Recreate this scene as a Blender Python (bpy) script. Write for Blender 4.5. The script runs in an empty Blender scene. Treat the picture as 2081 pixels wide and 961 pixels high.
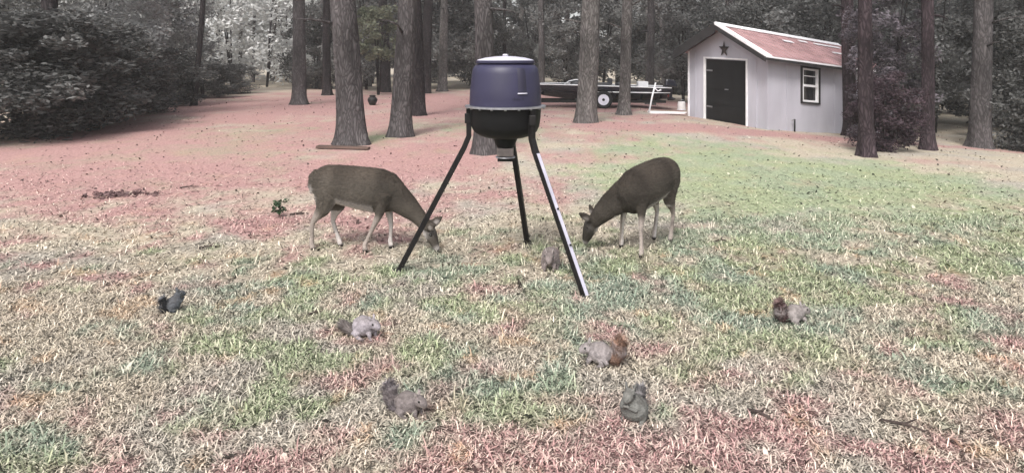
import bpy, bmesh, math, random
import numpy as np
from mathutils import Vector, Matrix

# ------------------------------------------------------------------ camera, sky, sun, exposure
scene = bpy.context.scene
col = scene.collection
EYE, FPX, CX, HOR = 1.87, 1350.0, 1040.5, 123.0      # eye height, focal length, centre column, horizon row
cam_d = bpy.data.cameras.new('camera')
cam = bpy.data.objects.new('camera', cam_d); col.objects.link(cam)
cam.location = (0, 0, EYE); cam.rotation_euler = (math.radians(90), 0, 0)
cam_d.sensor_width = 36.0; cam_d.lens = 36.0 * FPX / 2081.0
cam_d.shift_y = -(480.5 - HOR) / 2081.0
cam_d.clip_end = 2000.0
scene.camera = cam

SUN_EL, SUN_AZ = 52.0, 200.0
world = bpy.data.worlds.new('World'); scene.world = world; world.use_nodes = True
wn = world.node_tree; wn.nodes.clear()
w_out = wn.nodes.new('ShaderNodeOutputWorld'); w_bg = wn.nodes.new('ShaderNodeBackground')
w_sky = wn.nodes.new('ShaderNodeTexSky'); w_sky.sky_type = 'NISHITA'; w_sky.sun_disc = False
w_sky.sun_elevation = math.radians(SUN_EL); w_sky.sun_rotation = math.radians(SUN_AZ)
w_sky.dust_density = 4.0; w_sky.air_density = 1.0; w_sky.ozone_density = 1.0
w_hs = wn.nodes.new('ShaderNodeHueSaturation'); w_hs.inputs['Saturation'].default_value = 0.28
wn.links.new(w_sky.outputs[0], w_hs.inputs['Color']); wn.links.new(w_hs.outputs[0], w_bg.inputs['Color'])
wn.links.new(w_bg.outputs[0], w_out.inputs['Surface'])
w_bg.inputs['Strength'].default_value = 0.11
sun_d = bpy.data.lights.new('sun', 'SUN'); sun_d.energy = 1.4; sun_d.angle = math.radians(14); sun_d.color = (1, 0.965, 0.92)
sun = bpy.data.objects.new('sun', sun_d); col.objects.link(sun)
sun.rotation_euler = (math.radians(90 - SUN_EL), 0, math.radians(180 - SUN_AZ))
scene.view_settings.view_transform = 'Standard'; scene.view_settings.look = 'None'
scene.view_settings.gamma = 1.0; scene.view_settings.use_curve_mapping = False
scene.view_settings.exposure = 1.32
scene.render.engine = 'CYCLES'
scene.cycles.max_bounces = 6; scene.cycles.diffuse_bounces = 3; scene.cycles.volume_bounces = 1; scene.cycles.transparent_max_bounces = 4

HAZE = 0.0011
rng = np.random.default_rng(7)
random.seed(7)

# ------------------------------------------------------------------ noise and terrain
def vnoise(x, y, seed=0):
    x = np.asarray(x, float); y = np.asarray(y, float)
    xi = np.floor(x).astype(np.int64); yi = np.floor(y).astype(np.int64)
    fx = x - xi; fy = y - yi
    fx = fx * fx * (3 - 2 * fx); fy = fy * fy * (3 - 2 * fy)
    def h(a, b):
        n = (a * 374761393 + b * 668265263 + seed * 974634777) & 0xffffffff
        n = ((n ^ (n >> 13)) * 1274126177) & 0xffffffff
        return ((n ^ (n >> 16)) & 0xffff) / 65535.0
    return (h(xi, yi) * (1 - fx) + h(xi + 1, yi) * fx) * (1 - fy) + (h(xi, yi + 1) * (1 - fx) + h(xi + 1, yi + 1) * fx) * fy
def fbm(x, y, seed=0, oct=4):
    s = 0; a = 0.5; t = 0
    for k in range(oct):
        s = s + a * vnoise(np.asarray(x) * 2 ** k, np.asarray(y) * 2 ** k, seed + k * 17); t += a; a *= 0.55
    return s / t
def sstep(a, b, v):
    t = np.clip((np.asarray(v, float) - a) / (b - a), 0, 1); return t * t * (3 - 2 * t)
def terrain(x, y):
    x = np.asarray(x, float); y = np.asarray(y, float)
    r = sstep(9, 18, y)
    g = 0.19 - 0.08 * np.clip(x - 4.5, 0, 9)
    return r * g + 0.05 * (fbm(x * .45, y * .45, 3) - .5) + 0.02 * (fbm(x * 2.3, y * 2.3, 9) - .5)
def tz(x, y): return float(terrain(x, y))
def G(px, py):
    """the spot of ground seen at a pixel of the photograph"""
    z = 0.0
    for _ in range(30):
        s = (py - HOR) / max(EYE - z, .1); X = (px - CX) / s; Y = FPX / s
        z = .5 * z + .5 * tz(X, Y)
    return Vector((X, Y, tz(X, Y)))

# ------------------------------------------------------------------ materials
def new_mat(name):
    m = bpy.data.materials.new(name); m.use_nodes = True
    nt = m.node_tree; b = nt.nodes['Principled BSDF']
    return m, nt, b
def mat(name, c, rough=.8, var=.25, scale=6.0, bump=0.0, stretch=(1, 1, 1), metallic=0.0, spec=.3, c2=None, detail=6, bscale=None):
    m, nt, b = new_mat(name)
    tc = nt.nodes.new('ShaderNodeTexCoord'); mp = nt.nodes.new('ShaderNodeMapping'); mp.inputs['Scale'].default_value = stretch
    nt.links.new(tc.outputs['Object'], mp.inputs['Vector'])
    n = nt.nodes.new('ShaderNodeTexNoise'); n.inputs['Scale'].default_value = scale; n.inputs['Detail'].default_value = detail
    nt.links.new(mp.outputs[0], n.inputs['Vector'])
    r = nt.nodes.new('ShaderNodeValToRGB'); r.color_ramp.elements[0].position = .3; r.color_ramp.elements[1].position = .7
    c2 = c2 or tuple(min(1, v * (1 + var)) for v in c); c1 = tuple(v * (1 - var) for v in c) if c2 else c
    r.color_ramp.elements[0].color = (*c1, 1); r.color_ramp.elements[1].color = (*c2, 1)
    nt.links.new(n.outputs['Fac'], r.inputs[0]); nt.links.new(r.outputs[0], b.inputs['Base Color'])
    b.inputs['Roughness'].default_value = rough; b.inputs['Metallic'].default_value = metallic
    b.inputs['Specular IOR Level'].default_value = spec
    if bump:
        n2 = nt.nodes.new('ShaderNodeTexNoise'); n2.inputs['Scale'].default_value = bscale or scale * 3; n2.inputs['Detail'].default_value = 5
        nt.links.new(mp.outputs[0], n2.inputs['Vector'])
        bp = nt.nodes.new('ShaderNodeBump'); bp.inputs['Strength'].default_value = bump; bp.inputs['Distance'].default_value = .02
        nt.links.new(n2.outputs['Fac'], bp.inputs['Height']); nt.links.new(bp.outputs[0], b.inputs['Normal'])
    return m
def mat_attr(name, rough=.8, spec=.2, scale=0, var=.3, bump=0.0, stretch=(1, 1, 1), trans=0.0):
    m, nt, b = new_mat(name)
    a = nt.nodes.new('ShaderNodeAttribute'); a.attribute_name = 'Col'
    out = a.outputs['Color']
    if scale:
        tc = nt.nodes.new('ShaderNodeTexCoord'); mp = nt.nodes.new('ShaderNodeMapping'); mp.inputs['Scale'].default_value = stretch
        nt.links.new(tc.outputs['Object'], mp.inputs['Vector'])
        n = nt.nodes.new('ShaderNodeTexNoise'); n.inputs['Scale'].default_value = scale; n.inputs['Detail'].default_value = 7
        nt.links.new(mp.outputs[0], n.inputs['Vector'])
        mr = nt.nodes.new('ShaderNodeMapRange'); mr.inputs['From Min'].default_value = .3; mr.inputs['From Max'].default_value = .7
        mr.inputs['To Min'].default_value = 1 - var; mr.inputs['To Max'].default_value = 1 + var
        nt.links.new(n.outputs['Fac'], mr.inputs['Value'])
        mx = nt.nodes.new('ShaderNodeVectorMath'); mx.operation = 'SCALE'
        nt.links.new(out, mx.inputs[0]); nt.links.new(mr.outputs[0], mx.inputs['Scale']); out = mx.outputs[0]
        if bump:
            bp = nt.nodes.new('ShaderNodeBump'); bp.inputs['Strength'].default_value = bump; bp.inputs['Distance'].default_value = .02
            nt.links.new(n.outputs['Fac'], bp.inputs['Height']); nt.links.new(bp.outputs[0], b.inputs['Normal'])
    nt.links.new(out, b.inputs['Base Color'])
    b.inputs['Roughness'].default_value = rough; b.inputs['Specular IOR Level'].default_value = spec
    if trans:
        t = nt.nodes.new('ShaderNodeBsdfTranslucent'); nt.links.new(out, t.inputs['Color'])
        ms = nt.nodes.new('ShaderNodeMixShader'); ms.inputs[0].default_value = trans
        o = nt.nodes['Material Output']
        nt.links.new(b.outputs[0], ms.inputs[1]); nt.links.new(t.outputs[0], ms.inputs[2]); nt.links.new(ms.outputs[0], o.inputs['Surface'])
    return m
def bark_mat(name, dark, light):
    m, nt, b = new_mat(name)
    tc = nt.nodes.new('ShaderNodeTexCoord'); mp = nt.nodes.new('ShaderNodeMapping'); mp.inputs['Scale'].default_value = (1, 1, .3)
    nt.links.new(tc.outputs['Object'], mp.inputs['Vector'])
    n0 = nt.nodes.new('ShaderNodeTexNoise'); n0.inputs['Scale'].default_value = 5; nt.links.new(mp.outputs[0], n0.inputs['Vector'])
    mixv = nt.nodes.new('ShaderNodeMix'); mixv.data_type = 'VECTOR'; mixv.inputs[0].default_value = .3
    nt.links.new(mp.outputs[0], mixv.inputs[4]); nt.links.new(n0.outputs['Color'], mixv.inputs[5])
    v = nt.nodes.new('ShaderNodeTexVoronoi'); v.feature = 'DISTANCE_TO_EDGE'; v.inputs['Scale'].default_value = 20
    nt.links.new(mixv.outputs[1], v.inputs['Vector'])
    r = nt.nodes.new('ShaderNodeValToRGB'); r.color_ramp.elements[0].position = .0; r.color_ramp.elements[1].position = .3
    r.color_ramp.elements[0].color = (*dark, 1); r.color_ramp.elements[1].color = (*light, 1)
    nt.links.new(v.outputs['Distance'], r.inputs[0])
    n = nt.nodes.new('ShaderNodeTexNoise'); n.inputs['Scale'].default_value = 2.2; n.inputs['Detail'].default_value = 8
    nt.links.new(mp.outputs[0], n.inputs['Vector'])
    mr = nt.nodes.new('ShaderNodeMapRange'); mr.inputs['From Min'].default_value = .3; mr.inputs['From Max'].default_value = .7
    mr.inputs['To Min'].default_value = .55; mr.inputs['To Max'].default_value = 1.45
    nt.links.new(n.outputs['Fac'], mr.inputs['Value'])
    mx = nt.nodes.new('ShaderNodeVectorMath'); mx.operation = 'SCALE'
    nt.links.new(r.outputs[0], mx.inputs[0]); nt.links.new(mr.outputs[0], mx.inputs['Scale'])
    nt.links.new(mx.outputs[0], b.inputs['Base Color'])
    bp = nt.nodes.new('ShaderNodeBump'); bp.inputs['Strength'].default_value = .9; bp.inputs['Distance'].default_value = .03
    nt.links.new(v.outputs['Distance'], bp.inputs['Height']); nt.links.new(bp.outputs[0], b.inputs['Normal'])
    b.inputs['Roughness'].default_value = .95; b.inputs['Specular IOR Level'].default_value = .1
    return m

M = {}
M['ground'] = mat_attr('ground_litter', .95, .1, 26, .30, .3)
M['blade'] = mat_attr('grass_and_straw', .75, .15)
M['leaf'] = mat_attr('foliage', .7, .2, trans=.25)
M['fur'] = mat_attr('fur', .9, .1, 60, .16, .35, (.35, 1, 1))
M['fur_small'] = mat_attr('squirrel_fur', .9, .1, 160, .2, .4)
M['eye'] = mat('eye_black', (.008, .007, .006), .12, .1, spec=.6)
M['bark'] = bark_mat('pine_bark', (.038, .034, .0345), (.098, .089, .090))
M['bark_pale'] = bark_mat('pale_pine_bark', (.055, .05, .048), (.15, .138, .134))
M['bark_dark'] = bark_mat('dark_bark', (.012, .01, .011), (.042, .035, .037))
M['bark_red'] = bark_mat('reddish_bark', (.018, .013, .015), (.06, .044, .05))
M['drum'] = mat('drum_plastic', (.021, .019, .047), .5, .16, 3.0, .12, spec=.45)
M['lid'] = mat('lid_metal', (.50, .485, .56), .3, .1, 5, .05, spec=.6)
M['ring'] = mat('ring_metal', (.42, .42, .45), .35, .2, 20, .1, metallic=.8)
M['hopper'] = mat('black_plastic', (.006, .006, .0065), .55, .25, 5, .1, spec=.2)
M['leg_dark'] = mat('leg_painted_steel', (.007, .0062, .0065), .5, .3, 12, .1, spec=.25)
M['leg_highlight'] = mat('leg_highlight', (.47, .45, .53), .35, .15, 9, .1, metallic=.2)
M['bolt'] = mat('bolt_metal', (.3, .3, .31), .4, .2, 40, metallic=.8)
M['brownbox'] = mat('box_tin', (.20, .17, .16), .5, .25, 20, .1)
M['siding'] = mat('painted_siding', (.375, .366, .408), .75, .13, 1.6, .12, (1, 1, .35), bscale=14)
M['trim'] = mat('white_trim', (.72, .71, .72), .6, .08, 6)
M['door'] = mat('door_black', (.0075, .0072, .008), .6, .3, 2.5, .1, spec=.15)
M['roof'] = mat('roof_metal', (.315, .19, .192), .55, .28, 2.6, .15, bscale=9)
M['roof_white'] = mat('pale_sheet', (.72, .70, .72), .45, .1, 3)
M['soffit'] = mat('dark_fascia', (.022, .02, .021), .8, .3, 4)
M['star'] = mat('iron_star', (.035, .027, .026), .6, .3, 12)
M['glass'] = mat('dark_glass', (.015, .015, .017), .08, .2, 3, spec=.6)
M['boat'] = mat('boat_gelcoat', (.012, .012, .02), .25, .2, 2, spec=.6)
M['chrome'] = mat('white_gelcoat', (.75, .75, .77), .35, .08, 4)
M['carpet'] = mat('boat_carpet', (.06, .06, .065), .95, .2, 30)
M['rubber'] = mat('rubber', (.011, .011, .012), .75, .3, 14)
M['rim'] = mat('white_rim', (.66, .66, .74), .4, .1, 8)
M['wood'] = mat('weathered_wood', (.085, .055, .045), .9, .35, 8, .4, (.2, 1, 1))
M['concrete'] = mat('pale_board', (.78, .75, .75), .75, .08, 5, .1)
M['red'] = mat('red_lens', (.30, .02, .02), .3, .1, 5)
M['pot'] = mat('black_pot', (.01, .009, .009), .6, .3, 8)
M['twig'] = mat('twig_bark', (.05, .036, .032), .95, .4, 20, .3)

# ------------------------------------------------------------------ mesh helpers
def tag(o, label, cat, group=None):
    o['label'] = label; o['category'] = cat
    if group: o['group'] = group
    return o
def thing(name, loc, rz, label, cat, group=None):
    o = bpy.data.objects.new(name, None); col.objects.link(o)
    o.location = loc; o.rotation_euler = (0, 0, rz); o.empty_display_size = .2
    return tag(o, label, cat, group)
def set_smooth(me, smooth):
    me.polygons.foreach_set('use_smooth', np.full(len(me.polygons), bool(smooth)))
def link(name, me, m, parent=None, smooth=False):
    o = bpy.data.objects.new(name, me); col.objects.link(o)
    if m is not None and not me.materials: me.materials.append(m)
    if parent: o.parent = parent
    set_smooth(me, smooth)
    return o
def set_cols(me, c):
    a = me.attributes.new('Col', 'FLOAT_COLOR', 'POINT')
    d = np.ones((len(me.vertices), 4), np.float32); d[:, :3] = c
    a.data.foreach_set('color', d.ravel())
def np_mesh(name, verts, corner_lists, colors=None):
    """corner_lists: list of (n_faces, k) index arrays"""
    me = bpy.data.meshes.new(name)
    me.vertices.add(len(verts)); me.vertices.foreach_set('co', np.asarray(verts, np.float32).ravel())
    loops = np.concatenate([c.ravel() for c in corner_lists]); tot = np.concatenate([np.full(len(c), c.shape[1]) for c in corner_lists])
    start = np.concatenate([[0], np.cumsum(tot)[:-1]])
    me.loops.add(len(loops)); me.loops.foreach_set('vertex_index', loops.astype(np.int32))
    me.polygons.add(len(tot)); me.polygons.foreach_set('loop_start', start.astype(np.int32)); me.polygons.foreach_set('loop_total', tot.astype(np.int32))
    me.update(calc_edges=True)
    if colors is not None: set_cols(me, colors)
    return me
class MB:
    def __init__(s): s.v = []; s.f = []
    def add(s, vs, fs):
        o = len(s.v); s.v += [tuple(v) for v in vs]; s.f += [tuple(i + o for i in f) for f in fs]; return s
    def box(s, c, d, mtx=None):
        x, y, z = (q / 2 for q in d)
        vs = [Vector((a * x, b * y, e * z)) for a in (-1, 1) for b in (-1, 1) for e in (-1, 1)]
        if mtx is not None: vs = [mtx @ v for v in vs]
        vs = [v + Vector(c) for v in vs]
        return s.add(vs, [(0, 1, 3, 2), (4, 6, 7, 5), (0, 4, 5, 1), (2, 3, 7, 6), (0, 2, 6, 4), (1, 5, 7, 3)])
    def hexa(s, p):
        """eight corners: bottom four counter-clockwise, then top four"""
        return s.add(p, [(3, 2, 1, 0), (4, 5, 6, 7), (0, 1, 5, 4), (1, 2, 6, 5), (2, 3, 7, 6), (3, 0, 4, 7)])
    def lathe(s, prof, n=32, c=(0, 0, 0), axis='z', caps=True):
        vs = []; fs = []
        for r, z in prof:
            for k in range(n):
                a = 2 * math.pi * k / n
                p = (r * math.cos(a), r * math.sin(a), z)
                if axis == 'y': p = (p[0], p[2], p[1])
                if axis == 'x': p = (p[2], p[0], p[1])
                vs.append(Vector(p) + Vector(c))
        for i in range(len(prof) - 1):
            for k in range(n):
                a, b = i * n + k, i * n + (k + 1) % n
                fs.append((a, b, b + n, a + n))
        if caps:
            fs.append(tuple(range(n - 1, -1, -1))); fs.append(tuple((len(prof) - 1) * n + k for k in range(n)))
        return s.add(vs, fs)
    def tube(s, pts, rad, n=8, ry=None, up=(0, 1, 0), square=False, ph=0.0):
        """loft along a path; rad[i] along the first cross axis (near 'up'), ry[i] along the other"""
        pts = [Vector(p) for p in pts]; L = len(pts)
        if not hasattr(rad, '__len__'): rad = [rad] * L
        ry = ry or rad
        vs = []; fs = []; up = Vector(up)
        for i in range(L):
            t = (pts[min(i + 1, L - 1)] - pts[max(i - 1, 0)]).normalized()
            b = t.cross(up)
            if b.length < 1e-4: b = t.cross(Vector((1, 0, .3)))
            b.normalize(); u = b.cross(t).normalized()
            for k in range(n):
                a = 2 * math.pi * (k + ph) / n
                vs.append(pts[i] + u * (math.cos(a) * rad[i]) + b * (math.sin(a) * ry[i]))
        for i in range(L - 1):
            for k in range(n):
                a, c = i * n + k, i * n + (k + 1) % n
                fs.append((a, c, c + n, a + n))
        fs.append(tuple(range(n - 1, -1, -1))); fs.append(tuple((L - 1) * n + k for k in range(n)))
        return s.add(vs, fs)
    def mesh(s, name):
        me = bpy.data.meshes.new(name); me.from_pydata(s.v, [], s.f); me.update()
        bm = bmesh.new(); bm.from_mesh(me); bmesh.ops.recalc_face_normals(bm, faces=bm.faces); bm.to_mesh(me); bm.free()
        return me
    def build(s, name, m, parent=None, smooth=False, bevel=0.0, auto=False):
        o = link(name, s.mesh(name), m, parent, smooth)
        if bevel:
            bv = o.modifiers.new('bevel', 'BEVEL'); bv.width = bevel; bv.segments = 2; bv.limit_method = 'ANGLE'
        if auto:
            me = o.data; ang = math.radians(38)
            bm = bmesh.new(); bm.from_mesh(me)
            for e in bm.edges:
                if len(e.link_faces) == 2 and e.calc_face_angle(0) > ang: e.smooth = False
            bm.to_mesh(me); bm.free(); set_smooth(me, True)
        return o
def baked(mb_mesh, voxel, smooth_it=4, factor=.5):
    """fuse overlapping lofts into one continuous skin"""
    o = bpy.data.objects.new('tmp', mb_mesh); col.objects.link(o)
    r = o.modifiers.new('r', 'REMESH'); r.mode = 'VOXEL'; r.voxel_size = voxel
    sm = o.modifiers.new('s', 'SMOOTH'); sm.iterations = smooth_it; sm.factor = factor
    bpy.context.view_layer.update()
    dg = bpy.context.evaluated_depsgraph_get()
    me = bpy.data.meshes.new_from_object(o.evaluated_get(dg))
    bpy.data.objects.remove(o)
    return me
def coords(me):
    v = np.empty(len(me.vertices) * 3, np.float32); me.vertices.foreach_get('co', v)
    n = np.empty(len(me.vertices) * 3, np.float32); me.vertices.foreach_get('normal', n)
    return v.reshape(-1, 3), n.reshape(-1, 3)

# ------------------------------------------------------------------ ground: colour of the litter, sheet, blades
PINK = np.array((.34, .198, .19)); TAN = np.array((.38, .33, .26)); GREEN = np.array((.235, .285, .16)); GREY = np.array((.27, .26, .245)); ORANGE = np.array((.42, .26, .15))
TEAL = np.array((.185, .25, .19))
def litter(x, y):
    x = np.asarray(x, float); y = np.asarray(y, float)
    def blob(cx, cy, rx, ry): return np.exp(-(((x - cx) / rx) ** 2 + ((y - cy) / ry) ** 2))
    near = 1 - sstep(5, 9, y)
    p = (.38 * blob(-5.5, 12, 3.2, 5) + .5 * blob(-8.2, 12.5, 2.8, 3.6) + .5 * blob(-1.6, 11.5, 2.6, 3.2) + .42 * blob(-9, 20, 5, 8) + .35 * blob(0.2, 18, 5, 4) + .36 * blob(-3.0, 7.6, 1.8, 1.2)
         + .42 * blob(1.4, 2.9, 1.5, .9) + .35 * blob(2.6, 3.6, .9, .7) + .5 * blob(-.3, 2.8, .8, .4) + .25 * blob(-2, 2.7, 1, .5) + .3 * blob(1.0, 10, .9, 1.5) + .85 * blob(8.5, 16.8, 4.5, .9) + .45 * blob(3.5, 27, 9, 8) + .45 * blob(-8, 30, 12, 9))
    p = p + .9 * (fbm(x * .8, y * .8, 21) - .5) + (.6 + 1.1 * near) * (fbm(x * 3.3, y * 3.3, 33, 3) - .5)
    g = (.85 * blob(4.4, 9.6, 3.4, 4.0) + .35 * blob(-3.6, 13.5, 1.6, 3.0) + .3 * blob(2.2, 5.2, 1.8, 1.0) + .35 * blob(.5, 5.0, 2.2, 1.3) + .4 * blob(1.6, 5.9, 1.2, .9) + .2 * blob(-1.6, 4.2, 1.8, .8) + .5 * blob(-.6, 17, 1.3, 2.5) + .3 * blob(2.6, 14, 1.6, 2.5) + .4 * blob(-6.5, 14.5, 2.5, 3))
    g = g + .8 * (fbm(x * .7 + 9, y * .7, 51) - .5) + (.6 + 1.2 * near) * (fbm(x * 3.7, y * 3.7 + 5, 61, 3) - .5)
    wp = sstep(.10, .60, p)[..., None] * .92; wg = sstep(.15, .62, g)[..., None] * (1 - .55 * wp)
    gm = .5 * sstep(.45, .7, fbm(x * 1.3, y * 1.3, 71))[..., None]
    base = TAN * (1 - gm) + GREY * gm
    gsel = sstep(.42, .62, fbm(x * 1.7, y * 1.7, 81))[..., None] * (.35 + .65 * near)[..., None]
    gr = GREEN * (1 - gsel) + TEAL * gsel
    c = base * (1 - wp) + PINK * wp
    c = c * (1 - .8 * wg) + gr * .8 * wg
    o = sstep(.66, .80, fbm(x * 4.1 + 3, y * 4.1, 91, 3))[..., None] * (.12 + .4 * near)[..., None]
    return c * (1 - o) + ORANGE * o
def axis_steps(a):
    out = [0.0]; 
    while out[-1] < a:
        v = out[-1]; out.append(v + (.06 if v < 4 else .06 + (v - 4) * .02))
    return np.array(out)
xs = axis_steps(400); xs = np.concatenate([-xs[:0:-1], xs])
ys = axis_steps(400) + 1.2; ys = np.concatenate([np.linspace(-60, 1.1, 26), ys])
gx, gy = np.meshgrid(xs, ys); gxf, gyf = gx.ravel(), gy.ravel()
gv = np.stack([gxf, gyf, terrain(gxf, gyf)], 1)
nx = len(xs); ii = (np.arange(len(ys) - 1)[:, None] * nx + np.arange(nx - 1)[None]).ravel()
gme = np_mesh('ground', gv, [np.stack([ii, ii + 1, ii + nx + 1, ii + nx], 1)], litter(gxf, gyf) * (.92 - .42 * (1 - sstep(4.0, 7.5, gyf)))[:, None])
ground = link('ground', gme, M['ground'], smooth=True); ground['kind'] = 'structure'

def scatter(n, y0, y1, margin=.5, power=1.0):
    """points in the widening wedge of lawn in front of the camera"""
    u = rng.random(n); y = (y0 ** power + u * (y1 ** power - y0 ** power)) ** (1 / power)
    x = (rng.random(n) * 2 - 1) * (y * .79 + margin)
    return x, y
def strands(name, x, y, length, width, lift, bright, label, cat, cream=.25, dark=.12, tint=None):
    n = len(x); a = rng.random(n) * 2 * np.pi
    L = length * (.5 + rng.random(n)); W = width * (.6 + .8 * rng.random(n))
    up = lift * rng.random(n) ** 1.5
    d = np.stack([np.cos(a), np.sin(a)], 1); pd = np.stack([-d[:, 1], d[:, 0]], 1)
    bend = (rng.random(n) - .5)[:, None] * .5
    z0 = terrain(x, y)
    p0 = np.stack([x, y], 1); p1 = p0 + d * (L * .5)[:, None] + pd * (L[:, None] * bend * .5); p2 = p0 + (d + pd * bend * 1.6) * L[:, None]
    h = .003 + rng.random(n) * .008
    v = np.empty((n, 5, 3), np.float32)
    w = pd * (W * .5)[:, None]
    v[:, 0, :2] = p0 - w; v[:, 1, :2] = p0 + w; v[:, 2, :2] = p1 + w * .85; v[:, 3, :2] = p1 - w * .85; v[:, 4, :2] = p2
    v[:, 0, 2] = v[:, 1, 2] = z0 + h * .4; v[:, 2, 2] = v[:, 3, 2] = z0 + h + up * L * .8; v[:, 4, 2] = z0 + h * .8 + up * L * (.6 + .8 * rng.random(n))
    c = litter(x, y) if tint is None else np.repeat(np.array(tint)[None], n, 0)
    c = c * (bright * (.55 + .75 * rng.random(n)))[:, None]
    k = rng.random(n)
    c = np.where((k < cream)[:, None], np.array((.60, .53, .44)) * (.75 + .4 * rng.random(n))[:, None] * .52 + c * .75, c)
    c = np.where((k > 1 - dark)[:, None], c * .16, c)
    b = np.arange(n)[:, None] * 5
    me = np_mesh(name, v.reshape(-1, 3), [b + np.array([[0, 1, 2, 3]]), b + np.array([[3, 2, 4]])], np.repeat(np.clip(c, 0, .8), 5, 0))
    o = link(name, me, M['blade']); o['kind'] = 'stuff'; o['label'] = label; o['category'] = cat
    return o
x, y = scatter(220000, 2.0, 5.6, power=1.6); strands('dry_straw', x, y, .038, .0054, .5, 1.1, 'dry straw and needles strewn over the near lawn', 'straw', .34, .22)
x, y = scatter(70000, 5.0, 12.0, power=1.3)
k = rng.random(len(x)) < np.clip(1.15 - (y - 5) / 6.5, .12, 1); strands('pine_needles', x[k], y[k], .06, .010, .3, 1.1, 'pine needles scattered thinly round the feeder and deer', 'straw', .24, .2)
x, y = scatter(90000, 2.0, 8.0, power=1.4)
g = litter(x, y); k = (g[:, 1] > g[:, 0] * .92) | (rng.random(len(x)) < .22)
strands('lawn_grass', x[k], y[k], .05, .007, .9, 1.1, 'short patchy green grass of the lawn', 'grass', .16, .16)
x, y = scatter(5200, 2.2, 30.0, power=1.2)
strands('fallen_leaves', x, y, .05, .03, .5, .8, 'small dry fallen leaves dotted over the lawn', 'leaves', .12, .4)

# ------------------------------------------------------------------ trees
def trunk_mesh(name, r0, r1, H, lean=(0, 0), seg=28, n=18, flare=1.45, seed=0, z0=-.15, stubs=0):
    zs = np.concatenate([np.array([z0, 0, .06, .14, .26, .42, .65, .95]), np.linspace(1.4, H, seg)])
    a = np.arange(n) * 2 * np.pi / n
    vs = []
    for z in zs:
        t = max(z, 0) / H
        r = r0 + (r1 - r0) * t ** .8
        fl = 1 + (flare - 1) * math.exp(-max(z, 0) / .22)
        lob = 1 + (.10 * math.exp(-max(z, 0) / .35)) * np.cos(a * 5 + seed) + .07 * (vnoise(np.cos(a) * 2.2 + seed * 7.3 + 40, np.sin(a) * 2.2 + z * 1.7 + 40, seed) - .5) + .05 * (vnoise(a * 6 + 50, np.full(n, z * 2.5 + 50), seed + 5) - .5)
        wob = .05 * math.sin(z * .5 + seed) * min(z / 4, 1)
        vs.append(np.stack([np.cos(a) * r * fl * lob + lean[0] * z + wob, np.sin(a) * r * fl * lob + lean[1] * z, np.full(n, z)], 1))
    mb = MB(); m = len(zs)
    fs = [(i * n + k, i * n + (k + 1) % n, (i + 1) * n + (k + 1) % n, (i + 1) * n + k) for i in range(m - 1) for k in range(n)]
    fs.append(tuple((m - 1) * n + k for k in range(n)))
    mb.add(np.concatenate(vs), fs)
    rs = random.Random(seed)
    for k in range(stubs):
        z = rs.uniform(2.2, 6.0); an = rs.uniform(0, 6.28); ln = rs.uniform(.2, .9); rr = r0 + (r1 - r0) * (z / H) ** .8
        c = Vector((lean[0] * z, lean[1] * z, z)); d = Vector((math.cos(an), math.sin(an), rs.uniform(-.1, .5)))
        mb.tube([c + d * rr * .7, c + d * (rr + ln * .5), c + d * (rr + ln) + Vector((0, 0, -.06))], [.035, .022, .008], 6)
    return mb.mesh(name)
def leaf_cloud(name, centers, radii, per, size, c1, c2, seed, flat=.7, aspect=1.8):
    r = np.random.default_rng(seed)
    C = np.repeat(centers, per, 0); R = np.repeat(radii, per, 0); n = len(C)
    d = r.normal(size=(n, 3)); d /= np.linalg.norm(d, axis=1)[:, None]
    P = C + d * (R * r.random(n) ** .45)[:, None] * np.array([1, 1, flat])
    t = r.normal(size=(n, 3)); t[:, 2] *= .6; t /= np.linalg.norm(t, axis=1)[:, None]
    b = np.cross(t, r.normal(size=(n, 3))); b /= np.linalg.norm(b, axis=1)[:, None] + 1e-9
    s = size * (.5 + r.random(n))
    T = t * (s * aspect * .5)[:, None]; B = b * (s * .5)[:, None]
    v = np.stack([P - T, P + B * .9 - T * .1, P + T, P - B * .9 - T * .1], 1).reshape(-1, 3)
    tone = np.repeat(r.random(len(centers)), per) * .7 + r.random(n) * .3
    c = np.array(c1)[None] * (1 - tone)[:, None] + np.array(c2)[None] * tone[:, None]
    idx = np.arange(n)[:, None] * 4 + np.arange(4)[None]
    return np_mesh(name, v, [idx], np.repeat(c, 4, 0))
def crown_centers(r, n, rx, ry, z0, z1, low=.35):
    z = r.random(n); a = r.random(n) * 6.283; q = np.sqrt(r.random(n))
    prof = np.sin(np.pi * np.clip(z * (1 - low) + low * .55, 0, 1)) ** .7
    return np.stack([np.cos(a) * q * rx * prof, np.sin(a) * q * ry * prof, z0 + z * (z1 - z0)], 1)
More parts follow.
